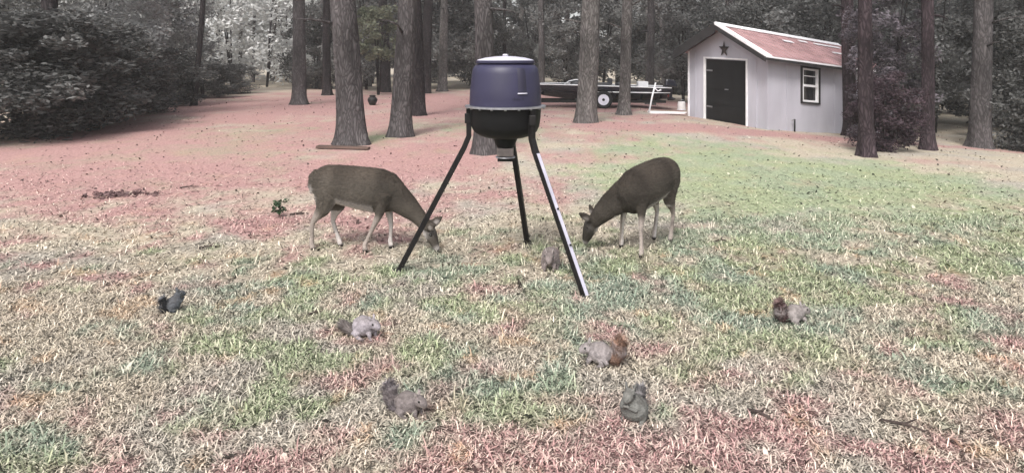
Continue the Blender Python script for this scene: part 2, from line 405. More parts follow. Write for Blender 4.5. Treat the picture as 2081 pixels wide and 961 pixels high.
# pine crowns sit high above the frame: three shared meshes
PINE_LEAF = ((.035, .045, .03), (.075, .09, .06))
crown_meshes = []
for k in range(3):
    r = np.random.default_rng(100 + k); c = crown_centers(r, 22, 2.4, 2.4, 10.5, 16.0)
    crown_meshes.append(leaf_cloud('pine_crown', c, .5 + .5 * r.random(22), 24, .24, *PINE_LEAF, 200 + k, .6, 2.6))
def pine(px, py, wpx, top_dx, m, label, group=None, H=15.5, n=20, flare=1.4, seg=30, stubs=0, at=None, r=None, hd=0):
    p = G(px, py) if at is None else Vector((at[0], at[1], tz(*at)))
    s = FPX / p.y
    r0 = wpx / s / 2 if r is None else r
    t = thing('pine_tree', p, 0, label, 'tree', group)
    h_top = EYE + HOR / s - p.z                       # height at which the trunk leaves the frame
    lean = (top_dx / s / max(h_top, .5), 0); stubs = stubs or 2
    sd = int(abs(px) * 7 + abs(py) * 3) % 1000
    link('trunk', trunk_mesh('trunk', r0, r0 * .5, H, lean, seg, n, flare, sd, stubs=stubs), M[m], t, True)
    c = bpy.data.objects.new('crown', crown_meshes[sd % 3]); col.objects.link(c); c.parent = t
    if not crown_meshes[sd % 3].materials: crown_meshes[sd % 3].materials.append(M['leaf'])
    c.location = (lean[0] * 12, 0, 0); c.rotation_euler = (0, 0, sd)
    return t
pine(394, 215, 12, 18, 'bark_dark', 'thin black leaning pine trunk beside the dark bushes at left', H=14)
pine(608, 213, 29, 2, 'bark', 'straight grey pine trunk second from the left on the lawn', stubs=3)
pine(665, 194, 18, -2, 'bark_dark', 'slim dark pine trunk just left of the big rough pine', stubs=2)
pine(716, 292, 58, -18, 'bark', 'big rough-barked pine with a plank at its foot', n=40, seg=70, flare=1.35, stubs=2)
pine(813, 277, 44, 13, 'bark', 'mossy pine trunk right of the big rough pine', n=36, seg=60, flare=1.3)
pine(851, 235, 27, -4, 'bark_dark', 'narrow dark pine trunk behind the mossy pine', stubs=4)
pine(899, 186, 19, 6, 'bark_pale', 'pale smooth-looking pine trunk standing far left of the feeder')
pine(985, 312, 42, -3, 'bark', 'brown pine trunk mostly hidden behind the feeder drum', n=28)
pine(1190, 249, 43, 11, 'bark_pale', 'wide grey pine trunk in front of the boat, right of the feeder', n=32, seg=50, flare=1.2)
pine(1268, 233, 24, 10, 'bark_pale', 'slim grey pine trunk between the trailer wheel and white pole', n=24)
pine(1321, 213, 17, 0, 'bark', 'thin dark grey pine trunk right behind the leaning white pole')
pine(1729, 277, 27, -6, 'bark_red', 'dark pine trunk standing at the far end of the shed wall', n=24)
pine(1762, 318, 30, -6, 'bark_red', 'nearest dark pine trunk right of the shed, left of brown brush', n=28)
pine(1884, 305, 26, 4, 'bark_red', 'dark pine trunk on the right side of the brown brush', n=24)
pine(1990, 300, 40, 6, 'bark', 'grey pine trunk farthest right, beyond the brown brush', n=24)
pine(90, 262, 34, 10, 'bark_dark', 'dark pine trunk farthest left among the bushes', n=20)

# woods behind: slim trunks one behind another
r = np.random.default_rng(5); spots = []
for k in range(400):
    Y = r.uniform(34, 58); X = r.uniform(-.8, .8) * Y * 1.02
    if any(abs(X / Y - a / b) < .018 for a, b in spots): continue
    if -.50 < X / Y < -.33 and Y < 50: continue
    if X > 5 and Y < 36: continue
    spots.append((X, Y))
    if len(spots) >= 46: break
for k, (X, Y) in enumerate(spots):
    pine(int(1040 + X * 20), int(Y * 10), 0, r.uniform(-8, 8), ['bark', 'bark_dark', 'bark_pale', 'bark'][k % 4], 'slender pine trunk in the shadowy woods behind the lawn', 'pines in the woods behind', H=15, n=10, seg=12, flare=1.15, at=(X, Y), r=r.uniform(.13, .30))

# understory: leafy small trees and bushes, shared crown meshes
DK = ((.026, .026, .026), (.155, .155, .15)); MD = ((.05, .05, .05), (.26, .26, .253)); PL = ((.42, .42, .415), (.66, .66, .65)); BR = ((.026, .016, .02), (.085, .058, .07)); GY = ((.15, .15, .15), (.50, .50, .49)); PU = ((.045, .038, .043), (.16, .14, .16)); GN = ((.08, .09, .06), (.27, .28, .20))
def bush_mesh(kind, seed, rx, h, n, per, size, z0=.15, cols=DK):
    r = np.random.default_rng(seed)
    return leaf_cloud('crown', crown_centers(r, n, rx, rx, z0, h), (.28 + .35 * r.random(n)) * rx * .62, per, size, *cols, seed + 1)
BUSH = {'dark': [bush_mesh('d', 301 + i, 1.9, 4.6, 90, 230, .075) for i in range(3)],
        'mid': [bush_mesh('m', 321 + i, 2.4, 7.5, 90, 260, .08, 1.0, MD) for i in range(3)],
        'grey': [bush_mesh('y', 331 + i, 2.4, 7.5, 90, 260, .08, 1.4, GY) for i in range(2)],
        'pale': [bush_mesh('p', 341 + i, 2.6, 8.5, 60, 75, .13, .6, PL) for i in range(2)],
        'brown': [bush_mesh('b', 361, .74, 1.6, 80, 190, .032, .05, BR)],
        'tall': [bush_mesh('t', 371, .95, 5.2, 130, 190, .042, .1, PU)],
        'green': [bush_mesh('g', 381, 1.3, 4.2, 40, 110, .09, 1.8, GN)]}
def bush(X, Y, kind, sc, label, name='understory_tree', group=None, cat='tree', sz=None, stem=.05):
    i = random.randrange(len(BUSH[kind])); me = BUSH[kind][i]
    t = thing(name, (X, Y, tz(X, Y)), random.uniform(0, 6.28), label, cat, group); t.scale = (sc, sc, sz or sc)
    if not me.materials: me.materials.append(M['leaf'])
    o = bpy.data.objects.new('crown', me); col.objects.link(o); o.parent = t
    mb = MB(); top = max(v.co.z for v in me.vertices) * .75
    rs = random.Random(int(X * 31 + Y * 17))
    for k in range(3):
        a = rs.uniform(0, 6.28); q = rs.uniform(.1, .35) * top * .5
        mb.tube([(0, 0, -.1), (math.cos(a) * q * .3, math.sin(a) * q * .3, top * .4), (math.cos(a) * q, math.sin(a) * q, top)], [stem * 1.4, stem, stem * .3], 6)
    mb.build('stem', M['bark_dark'], t, True)
    return t
for k, (px, py, sc, lab) in enumerate([(60, 288, 1.05, 'dark bush farthest left at the lawn edge, nearest of the row'), (140, 264, 1.0, 'dark leafy bush at the left edge of the pink leaf litter'), (228, 242, .9, 'dark bush just left of the thin black trunk'), (-40, 305, 1.1, 'large dark bush at the left corner of the lawn'),
                                   (318, 222, .8, 'dark bush touching the left side of the thin black trunk'), (415, 203, .72, 'low dark bush right of the thin black trunk'), (480, 193, .62, 'low dark bush under the pale trees at the lawn end')]):
    p = G(px, py); bush(p.x - .6, p.y + 1.6 * sc, 'dark', sc, lab, 'bush', cat='bush', sz=sc * (.55 if k < 5 else .5))
for k, (X, Y, sc) in enumerate([(-12.2, 19.5, .75), (-14.2, 23.5, .85), (-17.5, 26, 1.1), (-16.5, 30, .9), (-17.5, 33, 1.2), (-20, 22, 1.1), (-23, 28, 1.2)]):
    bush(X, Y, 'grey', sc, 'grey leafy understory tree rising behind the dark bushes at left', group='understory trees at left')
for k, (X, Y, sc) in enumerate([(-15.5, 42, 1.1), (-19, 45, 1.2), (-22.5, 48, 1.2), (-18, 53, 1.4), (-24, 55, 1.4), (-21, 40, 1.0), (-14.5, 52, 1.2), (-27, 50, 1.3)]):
    bush(X, Y, 'pale', sc, 'pale misty tree in the light gap at the upper left', group='pale trees in the gap')  # bright haze in the gap is put into these pale leaf colours
for k in range(30):
    X = -11.3 + k * 1.72 + r.uniform(-.8, .8); Y = r.uniform(42, 50) if k % 2 else r.uniform(37, 42)
    if X > 6 and Y < 38: Y += 4
    bush(X, Y, 'mid' if k % 3 else 'dark', r.uniform(.85, 1.25), ['dark understory tree low in the shadowy woods behind the lawn', 'leafy grey understory tree in the woods behind the lawn'][1 if k % 3 else 0], group=['dark understory trees', 'grey understory trees'][1 if k % 3 else 0])
for k, (X, Y, sc) in enumerate([(9.5, 28, .9), (12.5, 27, 1.0), (15.5, 26, 1.0), (14, 22, .85), (18, 24, 1.1), (17, 20, .9), (20, 19, 1.0), (16, 31, 1.2), (21, 29, 1.2), (8, 31, .9), (13, 33, 1.2)]):
    bush(X, Y, 'mid' if k % 2 else 'dark', sc, 'understory tree in the woods behind the shed' if k % 2 else 'dark bushy tree in the woods behind the shed', group='woods behind the shed' if k % 2 else 'dark trees behind the shed')
p = G(760, 196); bush(p.x, p.y + 1, 'green', 1.0, 'yellow-green leafy sapling between the two rough pines')
p = G(1822, 314); bush(p.x + .05, p.y + .6, 'brown', 1.0, 'dark reddish brown brush pile-like bush right of the shed', 'bush', cat='bush', stem=.02)
p = G(1835, 296); bush(p.x, p.y + .6, 'tall', 1.0, 'tall dark purplish thicket right of the shed, behind the brown bush', 'bush', cat='bush', stem=.03)
bush(14.2, 17.5, 'dark', .8, 'dark bush behind the farthest right pine', 'bush', cat='bush')

# the far wood that reads as one dark mass
r = np.random.default_rng(77); n = 900
a = (r.random(n) * 2 - 1) * .95; Y = 62 + r.random(n) * 10
c = np.stack([np.sin(a) * Y * 1.35, np.cos(a) * Y * .92 + 6, r.random(n) ** .9 * 15], 1)
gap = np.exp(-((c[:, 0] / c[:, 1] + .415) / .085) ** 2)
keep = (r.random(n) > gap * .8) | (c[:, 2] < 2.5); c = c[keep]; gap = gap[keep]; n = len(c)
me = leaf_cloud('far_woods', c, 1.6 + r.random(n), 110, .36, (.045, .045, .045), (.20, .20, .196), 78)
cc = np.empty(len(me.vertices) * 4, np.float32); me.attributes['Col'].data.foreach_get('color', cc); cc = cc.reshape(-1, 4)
gg = np.repeat(gap, 110 * 4)[:, None]; cc[:, :3] = cc[:, :3] * (1 + gg * 2.2); me.attributes['Col'].data.foreach_set('color', cc.ravel())  # leaf colour raised across the gap, imitating hazy light
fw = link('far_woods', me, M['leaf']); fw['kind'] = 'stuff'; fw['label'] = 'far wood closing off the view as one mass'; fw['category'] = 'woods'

# ------------------------------------------------------------------ shed
A = Vector((6.89, 17.9, 0)); A.z = tz(A.x, A.y); U = Vector((.94, .3412, 0)).normalized(); V = Vector((-U.y, U.x, 0))
LEN, WID, EAVE, RIDGE = 4.05, 3.6, 2.04, 2.77
shed = thing('shed', A, math.atan2(U.y, U.x), 'pale lavender-grey shed with reddish metal roof, black door and iron star', 'shed')
def S(a, b, z): return Vector((a, b, z * (1 - .0196 * a) - .07 * a + .036 * b))     # the shed has settled downhill
def slab(mb, a0, a1, b0, b1, z0, z1): return mb.hexa([S(a0, b0, z0), S(a1, b0, z0), S(a1, b1, z0), S(a0, b1, z0), S(a0, b0, z1), S(a1, b0, z1), S(a1, b1, z1), S(a0, b1, z1)])
T = .09
D0, D1, DZ = .86, 2.74, 1.82
fw_ = MB(); slab(fw_, 0, T, 0, D0, -.3, EAVE); slab(fw_, 0, T, D1, WID, -.3, EAVE); slab(fw_, 0, T, D0, D1, DZ, EAVE)
fw_.add([S(0, 0, EAVE), S(0, WID, EAVE), S(0, WID / 2, RIDGE), S(T, 0, EAVE), S(T, WID, EAVE), S(T, WID / 2, RIDGE)], [(0, 2, 1), (3, 4, 5), (0, 1, 4, 3), (1, 2, 5, 4), (2, 0, 3, 5)])
fw_.build('front_wall', M['siding'], shed)
W0, W1, WZ0, WZ1 = 1.17, 1.74, .84, 1.79
sw = MB(); slab(sw, T, W0, 0, T, -.3, EAVE - .002); slab(sw, W1, LEN, 0, T, -.3, EAVE - .002); slab(sw, W0, W1, 0, T, -.3, WZ0); slab(sw, W0, W1, 0, T, WZ1, EAVE - .002)
sw.build('side_wall', M['siding'], shed)
slab(MB(), T, LEN, WID - T, WID, -.3, EAVE - .002).build('side_wall', M['siding'], shed)
bw = MB(); slab(bw, LEN - T, LEN + .003, T, WID - T, -.3, EAVE - .004); bw.add([S(LEN, 0, EAVE), S(LEN, WID, EAVE), S(LEN, WID / 2, RIDGE), S(LEN - T, 0, EAVE), S(LEN - T, WID, EAVE), S(LEN - T, WID / 2, RIDGE)], [(0, 1, 2), (3, 5, 4), (0, 3, 4, 1), (1, 4, 5, 2), (2, 5, 3, 0)])
bw.build('back_wall', M['siding'], shed)
# siding battens every 0.6 m on the two walls in view
for a in (.62, 2.3, 2.9, 3.5): slab(MB(), a, a + .04, -.022, -.001, -.2, EAVE - .05).build('batten', M['siding'], shed)
for b in (.42, 3.2): slab(MB(), -.022, -.001, b, b + .04, -.2, EAVE - .02).build('batten', M['siding'], shed)
# door, jambs, header
door = slab(MB(), .03, .07, D0, D1, -.2, DZ).build('door', M['door'], shed)
for k in range(4): slab(MB(), .018, .0295, D0 + .04, D1 - .04, .04 + k * .45, .04 + k * .45 + .40).build('door_panel', M['door'], door)
for zz in (.35, 1.45): slab(MB(), .005, .0175, D1 - .34, D1 - .02, zz, zz + .05).build('hinge', M['bolt'], door)
MB().box(S(-.0, 1.72, .95), (.03, .14, .03)).build('handle', M['bolt'], door)
for b in (D0 - .065, D1): slab(MB(), -.02, .05, b + (.002 if b < 2 else -.002), b + .065, -.2, DZ + .02).build('jamb', M['trim'], shed)
slab(MB(), -.022, .05, D0 - .065, D1 + .065, DZ + .021, DZ + .06).build('lintel', M['trim'], shed)
# corner boards
for (a0, a1, b0, b1) in ((-.02, .06, WID - .05, WID + .02), (LEN - .06, LEN + .02, -.02, .05)): slab(MB(), a0, a1, b0, b1, -.25, EAVE - .01).build('corner_board', M['trim'], shed)
slab(MB(), -.018, .05, -.018, .045, -.25, EAVE - .01).build('corner_board', M['siding'], shed)
# star over the door
sm = MB(); vs = [S(-.075, WID / 2, 2.13)]; 
for k in range(10):
    rr = .25 if k % 2 == 0 else .10; an = math.pi / 2 + k * math.pi / 5
    vs.append(S(-.03, WID / 2 + rr * math.cos(an), 2.13 + rr * math.sin(an)))
vs.append(S(-.012, WID / 2, 2.13)); sm.add(vs, [(0, 1 + k, 1 + (k + 1) % 10) for k in range(10)] + [(11, 1 + (k + 1) % 10, 1 + k) for k in range(10)])
sm.build('star', M['star'], shed)
# window
win = slab(MB(), W0, W1, .055, .065, WZ0, WZ1).build('window', M['glass'], shed)
def fr(a0, a1, z0, z1, m, nm, b0=-.03, b1=.05): return slab(MB(), a0, a1, b0, b1, z0, z1).build(nm, M[m], win)
fr(W0 - .055, W0, WZ0 - .05, WZ1 + .05, 'soffit', 'casing'); fr(W1, W1 + .055, WZ0 - .05, WZ1 + .05, 'soffit', 'casing'); fr(W0, W1, WZ0 - .05, WZ0, 'soffit', 'casing', -.045); fr(W0, W1, WZ1, WZ1 + .05, 'soffit', 'casing')
for a0, a1, z0, z1 in ((W0, W0 + .05, WZ0, WZ1), (W1 - .05, W1, WZ0, WZ1), (W0 + .05, W1 - .05, WZ0, WZ0 + .05), (W0 + .05, W1 - .05, WZ1 - .05, WZ1), (W0 + .05, W1 - .05, 1.27, 1.335), (W0 + .05, W1 - .05, 1.56, 1.585)):
    fr(a0, a1, z0, z1, 'trim', 'sash', -.012, .053)
# roof: sheets of ribbed metal, ridge cap, fascia
roof = bpy.data.objects.new('roof', None); col.objects.link(roof); roof.parent = shed
OV, OF, OB = .30, .34, .25; run = WID / 2; pitch = (RIDGE - EAVE) / run
def R(a, d, up, side=1):     # d = distance out from the ridge, measured level
    b = WID / 2 - d if side > 0 else WID / 2 + d
    return S(a, b, RIDGE + .05 + up - pitch * d)
cuts = [-OF, -.10, .9, 1.8, 2.7, 3.6, LEN + OB]; npan = 6
for side in (1, -1):
    for k in range(npan):
        a0 = cuts[k]; span = cuts[k + 1] - a0; a1 = a0 + span + .03; mb = MB(); dz = .006 * (k % 2)
        dm = run + OV + random.uniform(-.015, .015)
        mb.hexa([R(a0, dm, dz, side), R(a1, dm, dz, side), R(a1, .0, dz, side), R(a0, .0, dz, side), R(a0, dm, dz + .012, side), R(a1, dm, dz + .012, side), R(a1, 0, dz + .012, side), R(a0, 0, dz + .012, side)])
        for q in range(4):
            a = a0 + span * (q + .15) / 4
            mb.hexa([R(a, dm, dz + .01, side), R(a + .04, dm, dz + .01, side), R(a + .04, .02, dz + .01, side), R(a, .02, dz + .01, side), R(a + .01, dm, dz + .035, side), R(a + .03, dm, dz + .035, side), R(a + .03, .02, dz + .035, side), R(a + .01, .02, dz + .035, side)])
        mb.build('roof_sheet', M['roof_white'] if (k == 0 and side > 0) else M['roof'], roof)
for side in (1, -1):
    mb = MB(); mb.hexa([R(-OF - .01, .16, .04, side), R(LEN + OB + .01, .16, .04, side), R(LEN + OB + .01, 0, .05, side), R(-OF - .01, 0, .05, side), R(-OF - .01, .16, .055, side), R(LEN + OB + .01, .16, .055, side), R(LEN + OB + .01, 0, .075, side), R(-OF - .01, 0, .075, side)])
    mb.build('ridge_cap', M['roof_white'], roof)
for a, d, la, ld in ((1.55, .62, .34, .12), (2.35, .38, .30, .10), (2.9, .42, 1.0, .09), (3.0, 1.05, 1.1, .08)):
    MB().hexa([R(a, d + ld, .045), R(a + la, d + ld, .045), R(a + la, d, .045), R(a, d, .045), R(a, d + ld, .06), R(a + la, d + ld, .06), R(a + la, d, .06), R(a, d, .06)]).build('patch', M['roof_white'], roof)
d = run + OV + .02
MB().hexa([R(-OF, d, -.10), R(LEN + OB, d, -.10), R(LEN + OB, d - .025, -.10), R(-OF, d - .025, -.10), R(-OF, d, -.006), R(LEN + OB, d, -.006), R(LEN + OB, d - .025, -.006), R(-OF, d - .025, -.006)]).build('fascia', M['soffit'], roof)
MB().hexa([R(-OF, d + .012, -.03), R(LEN + OB, d + .012, -.03), R(LEN + OB, d + .002, -.03), R(-OF, d + .002, -.03), R(-OF, d + .012, .012), R(LEN + OB, d + .012, .012), R(LEN + OB, d + .002, .012), R(-OF, d + .002, .012)]).build('drip_edge', M['roof_white'], roof)
for side in (1, -1):
    mb = MB(); a0 = -OF - .03; a1 = -OF + .005; lo = -.15 if side > 0 else -.24
    mb.hexa([R(a0, d, lo, side), R(a1, d, lo, side), R(a1, 0, lo, side), R(a0, 0, lo, side), R(a0, d, -.012 + (0 if side > 0 else .06), side), R(a1, d, -.012 + (0 if side > 0 else .06), side), R(a1, 0, -.012 + (0 if side > 0 else .06), side), R(a0, 0, -.012 + (0 if side > 0 else .06), side)])
    mb.build('rake_board', M['soffit'], roof)
mb = MB(); a0 = -OF - .036; a1 = -OF - .0; mb.hexa([R(a0, d, -.01), R(a1, d, -.01), R(a1, 0, -.01), R(a0, 0, -.01), R(a0, d, .045), R(a1, d, .045), R(a1, 0, .045), R(a0, 0, .045)]); mb.build('rake_edge', M['roof_white'], roof)
for k in range(7): # rafter tails under the eave
    a = .1 + k * .68
    MB().hexa([R(a, run + OV - .02, -.10), R(a + .04, run + OV - .02, -.10), R(a + .04, run - .02, -.10), R(a, run - .02, -.10), R(a, run + OV - .02, -.008), R(a + .04, run + OV - .02, -.008), R(a + .04, run - .02, -.008), R(a, run - .02, -.008)]).build('rafter_tail', M['soffit'], roof)
# things by the shed
p = G(1615, 268); sp = thing('pipe_stub', p, 0, 'short dark standpipe in front of the shed side wall', 'pipe')
MB().tube([(0, 0, -.05), (0, 0, .34)], .022, 10).build('pipe', M['leg_dark'], sp, True); MB().tube([(0, 0, .30), (-.05, 0, .33), (-.08, 0, .30)], .014, 8).build('spout', M['bolt'], sp, True)
p = G(1318, 230); wp = thing('white_pole', p, 0, 'leaning white pole with a short side arm left of the shed', 'pole')
MB().tube([(0, 0, -.05), (.11, 0, .5), (.23, .02, .97)], [.028, .026, .024], 10).build('post', M['chrome'], wp, True)
MB().tube([(.19, .01, .80), (.30, 0, .70), (.40, 0, .74)], [.02, .018, .03], 8).build('arm', M['chrome'], wp, True)
p = G(1355, 232); wb = MB(); wb.hexa([(-.56, -.16, .02), (.52, -.24, .02), (.66, .05, .02), (-.56, .28, .02), (-.56, -.16, .075), (.52, -.24, .06), (.66, .05, .06), (-.56, .28, .085)])
tag(wb.build('white_board', M['concrete'], None, bevel=.008), 'white flat board lying on the ground left of the shed', 'board').location = p
p = G(1385, 224); bk = thing('bucket', p, .3, 'pale upturned bucket beside the left corner of the shed', 'bucket')
MB().lathe([(.15, 0), (.155, .02), (.125, .30), (.12, .31)], 20).build('body', M['concrete'], bk, auto=True)
MB().lathe([(.158, .0), (.168, .015), (.158, .03)], 20, caps=False).build('rim', M['rim'], bk, True)
MB().tube([(.15, 0, .1), (.19, 0, .22), (.10, 0, .36), (-.05, .05, .38)], .008, 6).build('handle', M['bolt'], bk, True)

# ------------------------------------------------------------------ boat on its trailer
bp = G(1222, 218)
trailer = thing('boat_trailer', bp, math.radians(-3), 'black boat trailer with a white-rimmed wheel under the dark boat', 'trailer')
tb = MB(); tb.box((-.1, -.62, .24), (4.6, .07, .09)); tb.box((-.1, .62, .24), (4.6, .07, .09))
for xx in (-2.2, -.9, .3, 1.4, 2.1): tb.box((xx, 0, .238), (.07, 1.30, .07))
tb.box((-2.9, 0, .24), (1.5, .08, .085)); tb.build('frame', M['leg_dark'], trailer, bevel=.008)
for sy in (-1, 1):
    wh = bpy.data.objects.new('wheel', None); col.objects.link(wh); wh.parent = trailer; wh.location = (0, sy * .86, .32)
    MB().lathe([(.19, -.09), (.27, -.105), (.315, -.08), (.325, 0), (.315, .08), (.27, .105), (.19, .09)], 32, axis='y', caps=False).build('tyre', M['rubber'], wh, True)
    MB().lathe([(.20, -.085), (.185, -.06), (.12, -.055), (.075, -.085), (.07, .05), (.2, .08)], 28, axis='y').build('rim', M['rim'], wh, auto=True)
    MB().lathe([(.045, -.10), (.05, -.09), (.05, -.05)], 14, axis='y').build('hub', M['hopper'], wh, auto=True)
    fd = MB(); fp = []
    for k in range(11):
        an = math.radians(15 + 150 * k / 10); fp.append((.41 * math.cos(an), .36 * math.sin(an) + .33))
    for k in range(10):
        (xa, za), (xb, zb) = fp[k], fp[k + 1]; y0, y1 = sy * .86 - .13, sy * .86 + .13
        fd.hexa([(xa, y0, za), (xb, y0, zb), (xb, y1, zb), (xa, y1, za), (xa * 1.05, y0, za + .015), (xb * 1.05, y0, zb + .015), (xb * 1.05, y1, zb + .015), (xa * 1.05, y1, za + .015)])
    fd.build('fender', M['boat'], trailer)
    MB().box((2.28, sy * .55, .46), (.05, .2, .09)).build('tail_light', M['red'], trailer, bevel=.01)
MB().tube([(-3.35, 0, .42), (-3.35, 0, .02)], .035, 10).build('jack', M['bolt'], trailer, True)
MB().lathe([(.03, -.04), (.09, -.035), (.1, 0), (.09, .035), (.03, .04)], 16, c=(-3.35, -.0, .09), axis='y').build('jack_wheel', M['rubber'], trailer, True)
boat = thing('bass_boat', bp + Vector((0, 0, 0)), math.radians(-3), 'low dark boat with white gunwale stripe on a trailer behind the pines', 'boat')
st = [(-2.75, .05, .66, .80), (-2.45, .36, .50, .82), (-2.0, .62, .40, .83), (-1.3, .80, .31, .82), (-.4, .90, .29, .80), (.7, .92, .29, .77), (1.7, .90, .29, .74), (2.35, .86, .30, .72)]
hm = MB(); ring = []
for (X, w, zb, zt) in st: ring.append([(X, -w, zt), (X, -w * .97, zt - .12), (X, -w * .72, (zb + zt) / 2 - .05), (X, -w * .35, zb + .03), (X, 0, zb), (X, w * .35, zb + .03), (X, w * .72, (zb + zt) / 2 - .05), (X, w * .97, zt - .12), (X, w, zt)])
nr = 9; hv = [p for q in ring for p in q]
hf = [(i * nr + k, i * nr + k + 1, (i + 1) * nr + k + 1, (i + 1) * nr + k) for i in range(len(st) - 1) for k in range(nr - 1)] + [tuple(range(nr)), tuple((len(st) - 1) * nr + k for k in range(nr - 1, -1, -1))]
hf += [(i * nr, (i + 1) * nr, (i + 1) * nr + nr - 1, i * nr + nr - 1) for i in range(len(st) - 1)]
hm.add(hv, hf); hm.build('hull', M['boat'], boat, auto=True)
for sy in (-1, 1): MB().tube([(X, sy * (w + .012), zt + .01) for X, w, zb, zt in st], .021, 8).build('gunwale', M['chrome'], boat, True)
MB().tube([(-.6, -.905, .60), (.4, -.93, .585), (1.5, -.92, .565), (2.3, -.885, .56)], [.012, .022, .022, .012], 6).build('hull_stripe', M['chrome'], boat, True)
MB().box((-1.75, 0, .835), (1.0, .8, .03)).build('casting_deck', M['carpet'], boat, bevel=.01)
MB().hexa([(-1.15, -.5, .80), (-.55, -.5, .80), (-.55, .5, .80), (-1.15, .5, .80), (-.95, -.44, .98), (-.6, -.44, .98), (-.6, .44, .98), (-.95, .44, .98)]).build('console', M['boat'], boat, bevel=.03)
MB().tube([(-1.35, -.46, .83), (-1.18, -.46, .95), (-.95, -.45, 1.0), (-.4, -.45, .99), (-.1, -.46, .96)], .02, 8).build('windshield_rail', M['chrome'], boat, True)
for xx in (.1, .75): 
    s_ = MB(); s_.box((xx, 0, .82), (.42, 1.0, .12)); s_.build('seat', M['carpet'], boat, bevel=.04); MB().box((xx + .2, 0, .94), (.1, 1.0, .22)).build('seat_back', M['carpet'], boat, bevel=.03)
MB().box((1.42, -.35, .84), (.36, .4, .20)).build('cooler', M['chrome'], boat, bevel=.02)
om = MB().hexa([(2.25, -.18, .74), (2.72, -.15, .74), (2.72, .15, .74), (2.25, .18, .74), (2.30, -.14, 1.02), (2.62, -.11, .98), (2.62, .11, .98), (2.30, .14, 1.02)]).build('outboard_motor', M['boat'], boat, bevel=.05)
MB().box((2.45, 0, .52), (.16, .12, .45)).build('motor_leg', M['boat'], om, bevel=.02); MB().lathe([(.015, -.1), (.05, -.06), (.055, .1), (.02, .2)], 12, c=(2.45, 0, .3), axis='x').build('gearcase', M['boat'], om, True)

# ------------------------------------------------------------------ small things on the lawn
p = G(695, 303); pl = MB().hexa([(-.52, -.07, 0), (.56, -.09, 0), (.57, .06, 0), (-.5, .09, 0), (-.52, -.06, .05), (.56, -.08, .035), (.57, .05, .04), (-.5, .08, .06)])
o = tag(pl.build('wood_plank', M['wood'], None, bevel=.006), 'dark weathered plank lying at the foot of the big pine', 'plank'); o.location = p + Vector((0, 0, .01)); o.rotation_euler = (0, 0, math.radians(-5))
p = G(757, 214); pt = thing('black_pot', p, 0, 'small black pot on the ground between the two rough pines', 'pot')
MB().lathe([(.10, .0), (.15, .09), (.19, .19), (.16, .27), (.09, .34)], 18).build('body', M['pot'], pt, True); MB().lathe([(.10, .33), (.13, .35), (.09, .38)], 18).build('rim', M['pot'], pt, True)
p = G(567, 441); sd = thing('seedling', p, 0, 'tiny dark green seedling on the lawn left of the left deer', 'plant')
MB().tube([(0, 0, -.02), (.005, 0, .1), (0, .01, .2)], [.006, .005, .002], 6).build('stem', M['twig'], sd, True)
r = np.random.default_rng(4); cs = np.stack([r.normal(0, .035, 16), r.normal(0, .035, 16), .04 + r.random(16) * .16], 1)
o = link('foliage', leaf_cloud('foliage', cs, np.full(16, .035), 14, .022, (.03, .055, .03), (.07, .11, .06), 4), M['leaf'], sd)
for (px, py, ln, an, th, lab) in ((425, 505, .20, 12, .010, 'short dark twig lying on the pink litter at left'), (608, 437, .22, 10, .013, 'dark forked twig behind the left deer hind leg'), (1545, 848, .13, -50, .012, 'dark curled twig at the lower right of the lawn'), (1840, 872, .24, -35, .009, 'thin bent twig near the lower right corner'), (1465, 492, .12, 5, .012, 'small dark twig right of the right deer'), (385, 382, .26, 14, .010, 'thin dark twig farthest back on the left lawn'), (640, 640, .12, 30, .007, 'thin twig on the grass left of the pale squirrel')):
    p = G(px, py); c, s = math.cos(math.radians(an)), math.sin(math.radians(an)); mb = MB()
    mb.tube([(-ln / 2 * c, -ln / 2 * s, .012), (0, .01, .022), (ln / 2 * c, ln / 2 * s, .016)], [th, th * .9, th * .4], 7)
    mb.tube([(0, .01, .022), (ln * .2 * c - ln * .12 * s, ln * .2 * s + ln * .12 * c + .01, .05)], [th * .7, th * .3], 6)
    tag(mb.build('fallen_twig', M['twig'], None, True), lab, 'twig').location = p

p = G(240, 398); r = np.random.default_rng(9); cs = np.stack([r.normal(0, .22, 60), r.normal(0, .10, 60), np.abs(r.normal(0, .012, 60)) + .01], 1)
o = link('leaf_heap', leaf_cloud('leaf_heap', cs, np.full(60, .04), 9, .03, (.10, .065, .065), (.24, .15, .15), 9, .4), M['leaf']); o.location = p
o['kind'] = 'stuff'; tag(o, 'flat heap of dark dead leaves on the pink litter at left', 'leaves')

# ------------------------------------------------------------------ game feeder
fc = Vector((-.06, 6.0, 0)); fz = tz(fc.x, fc.y); fc.z = fz
feeder = thing('game_feeder', fc, 0, 'purple-grey drum feeder with black hopper on three steel legs', 'feeder')
MB().lathe([(.322, 1.475), (.325, 1.50), (.318, 1.62), (.302, 1.76), (.294, 1.80), (.272, 1.832), (.240, 1.845), (.238, 1.85)], 56).build('drum', M['drum'], feeder, auto=True)
lid = MB().lathe([(.255, 1.877), (.25, 1.884), (.18, 1.902), (.09, 1.913), (.012, 1.917)], 48).build('lid', M['lid'], feeder, auto=True)
MB().lathe([(.250, 1.848), (.264, 1.853), (.264, 1.874), (.256, 1.8775)], 48).build('lid_rim', M['drum'], lid, auto=True)
MB().lathe([(.02, 1.916), (.03, 1.925), (.012, 1.935)], 14).build('knob', M['lid'], lid, True)
MB().lathe([(.325, 1.455), (.366, 1.458), (.366, 1.472), (.325, 1.475)], 56, caps=False).build('ring', M['ring'], feeder, auto=True)
MB().lathe([(.10, 1.175), (.18, 1.188), (.235, 1.205), (.285, 1.24), (.308, 1.29), (.318, 1.36), (.324, 1.455)], 56).build('hopper', M['hopper'], feeder, auto=True)
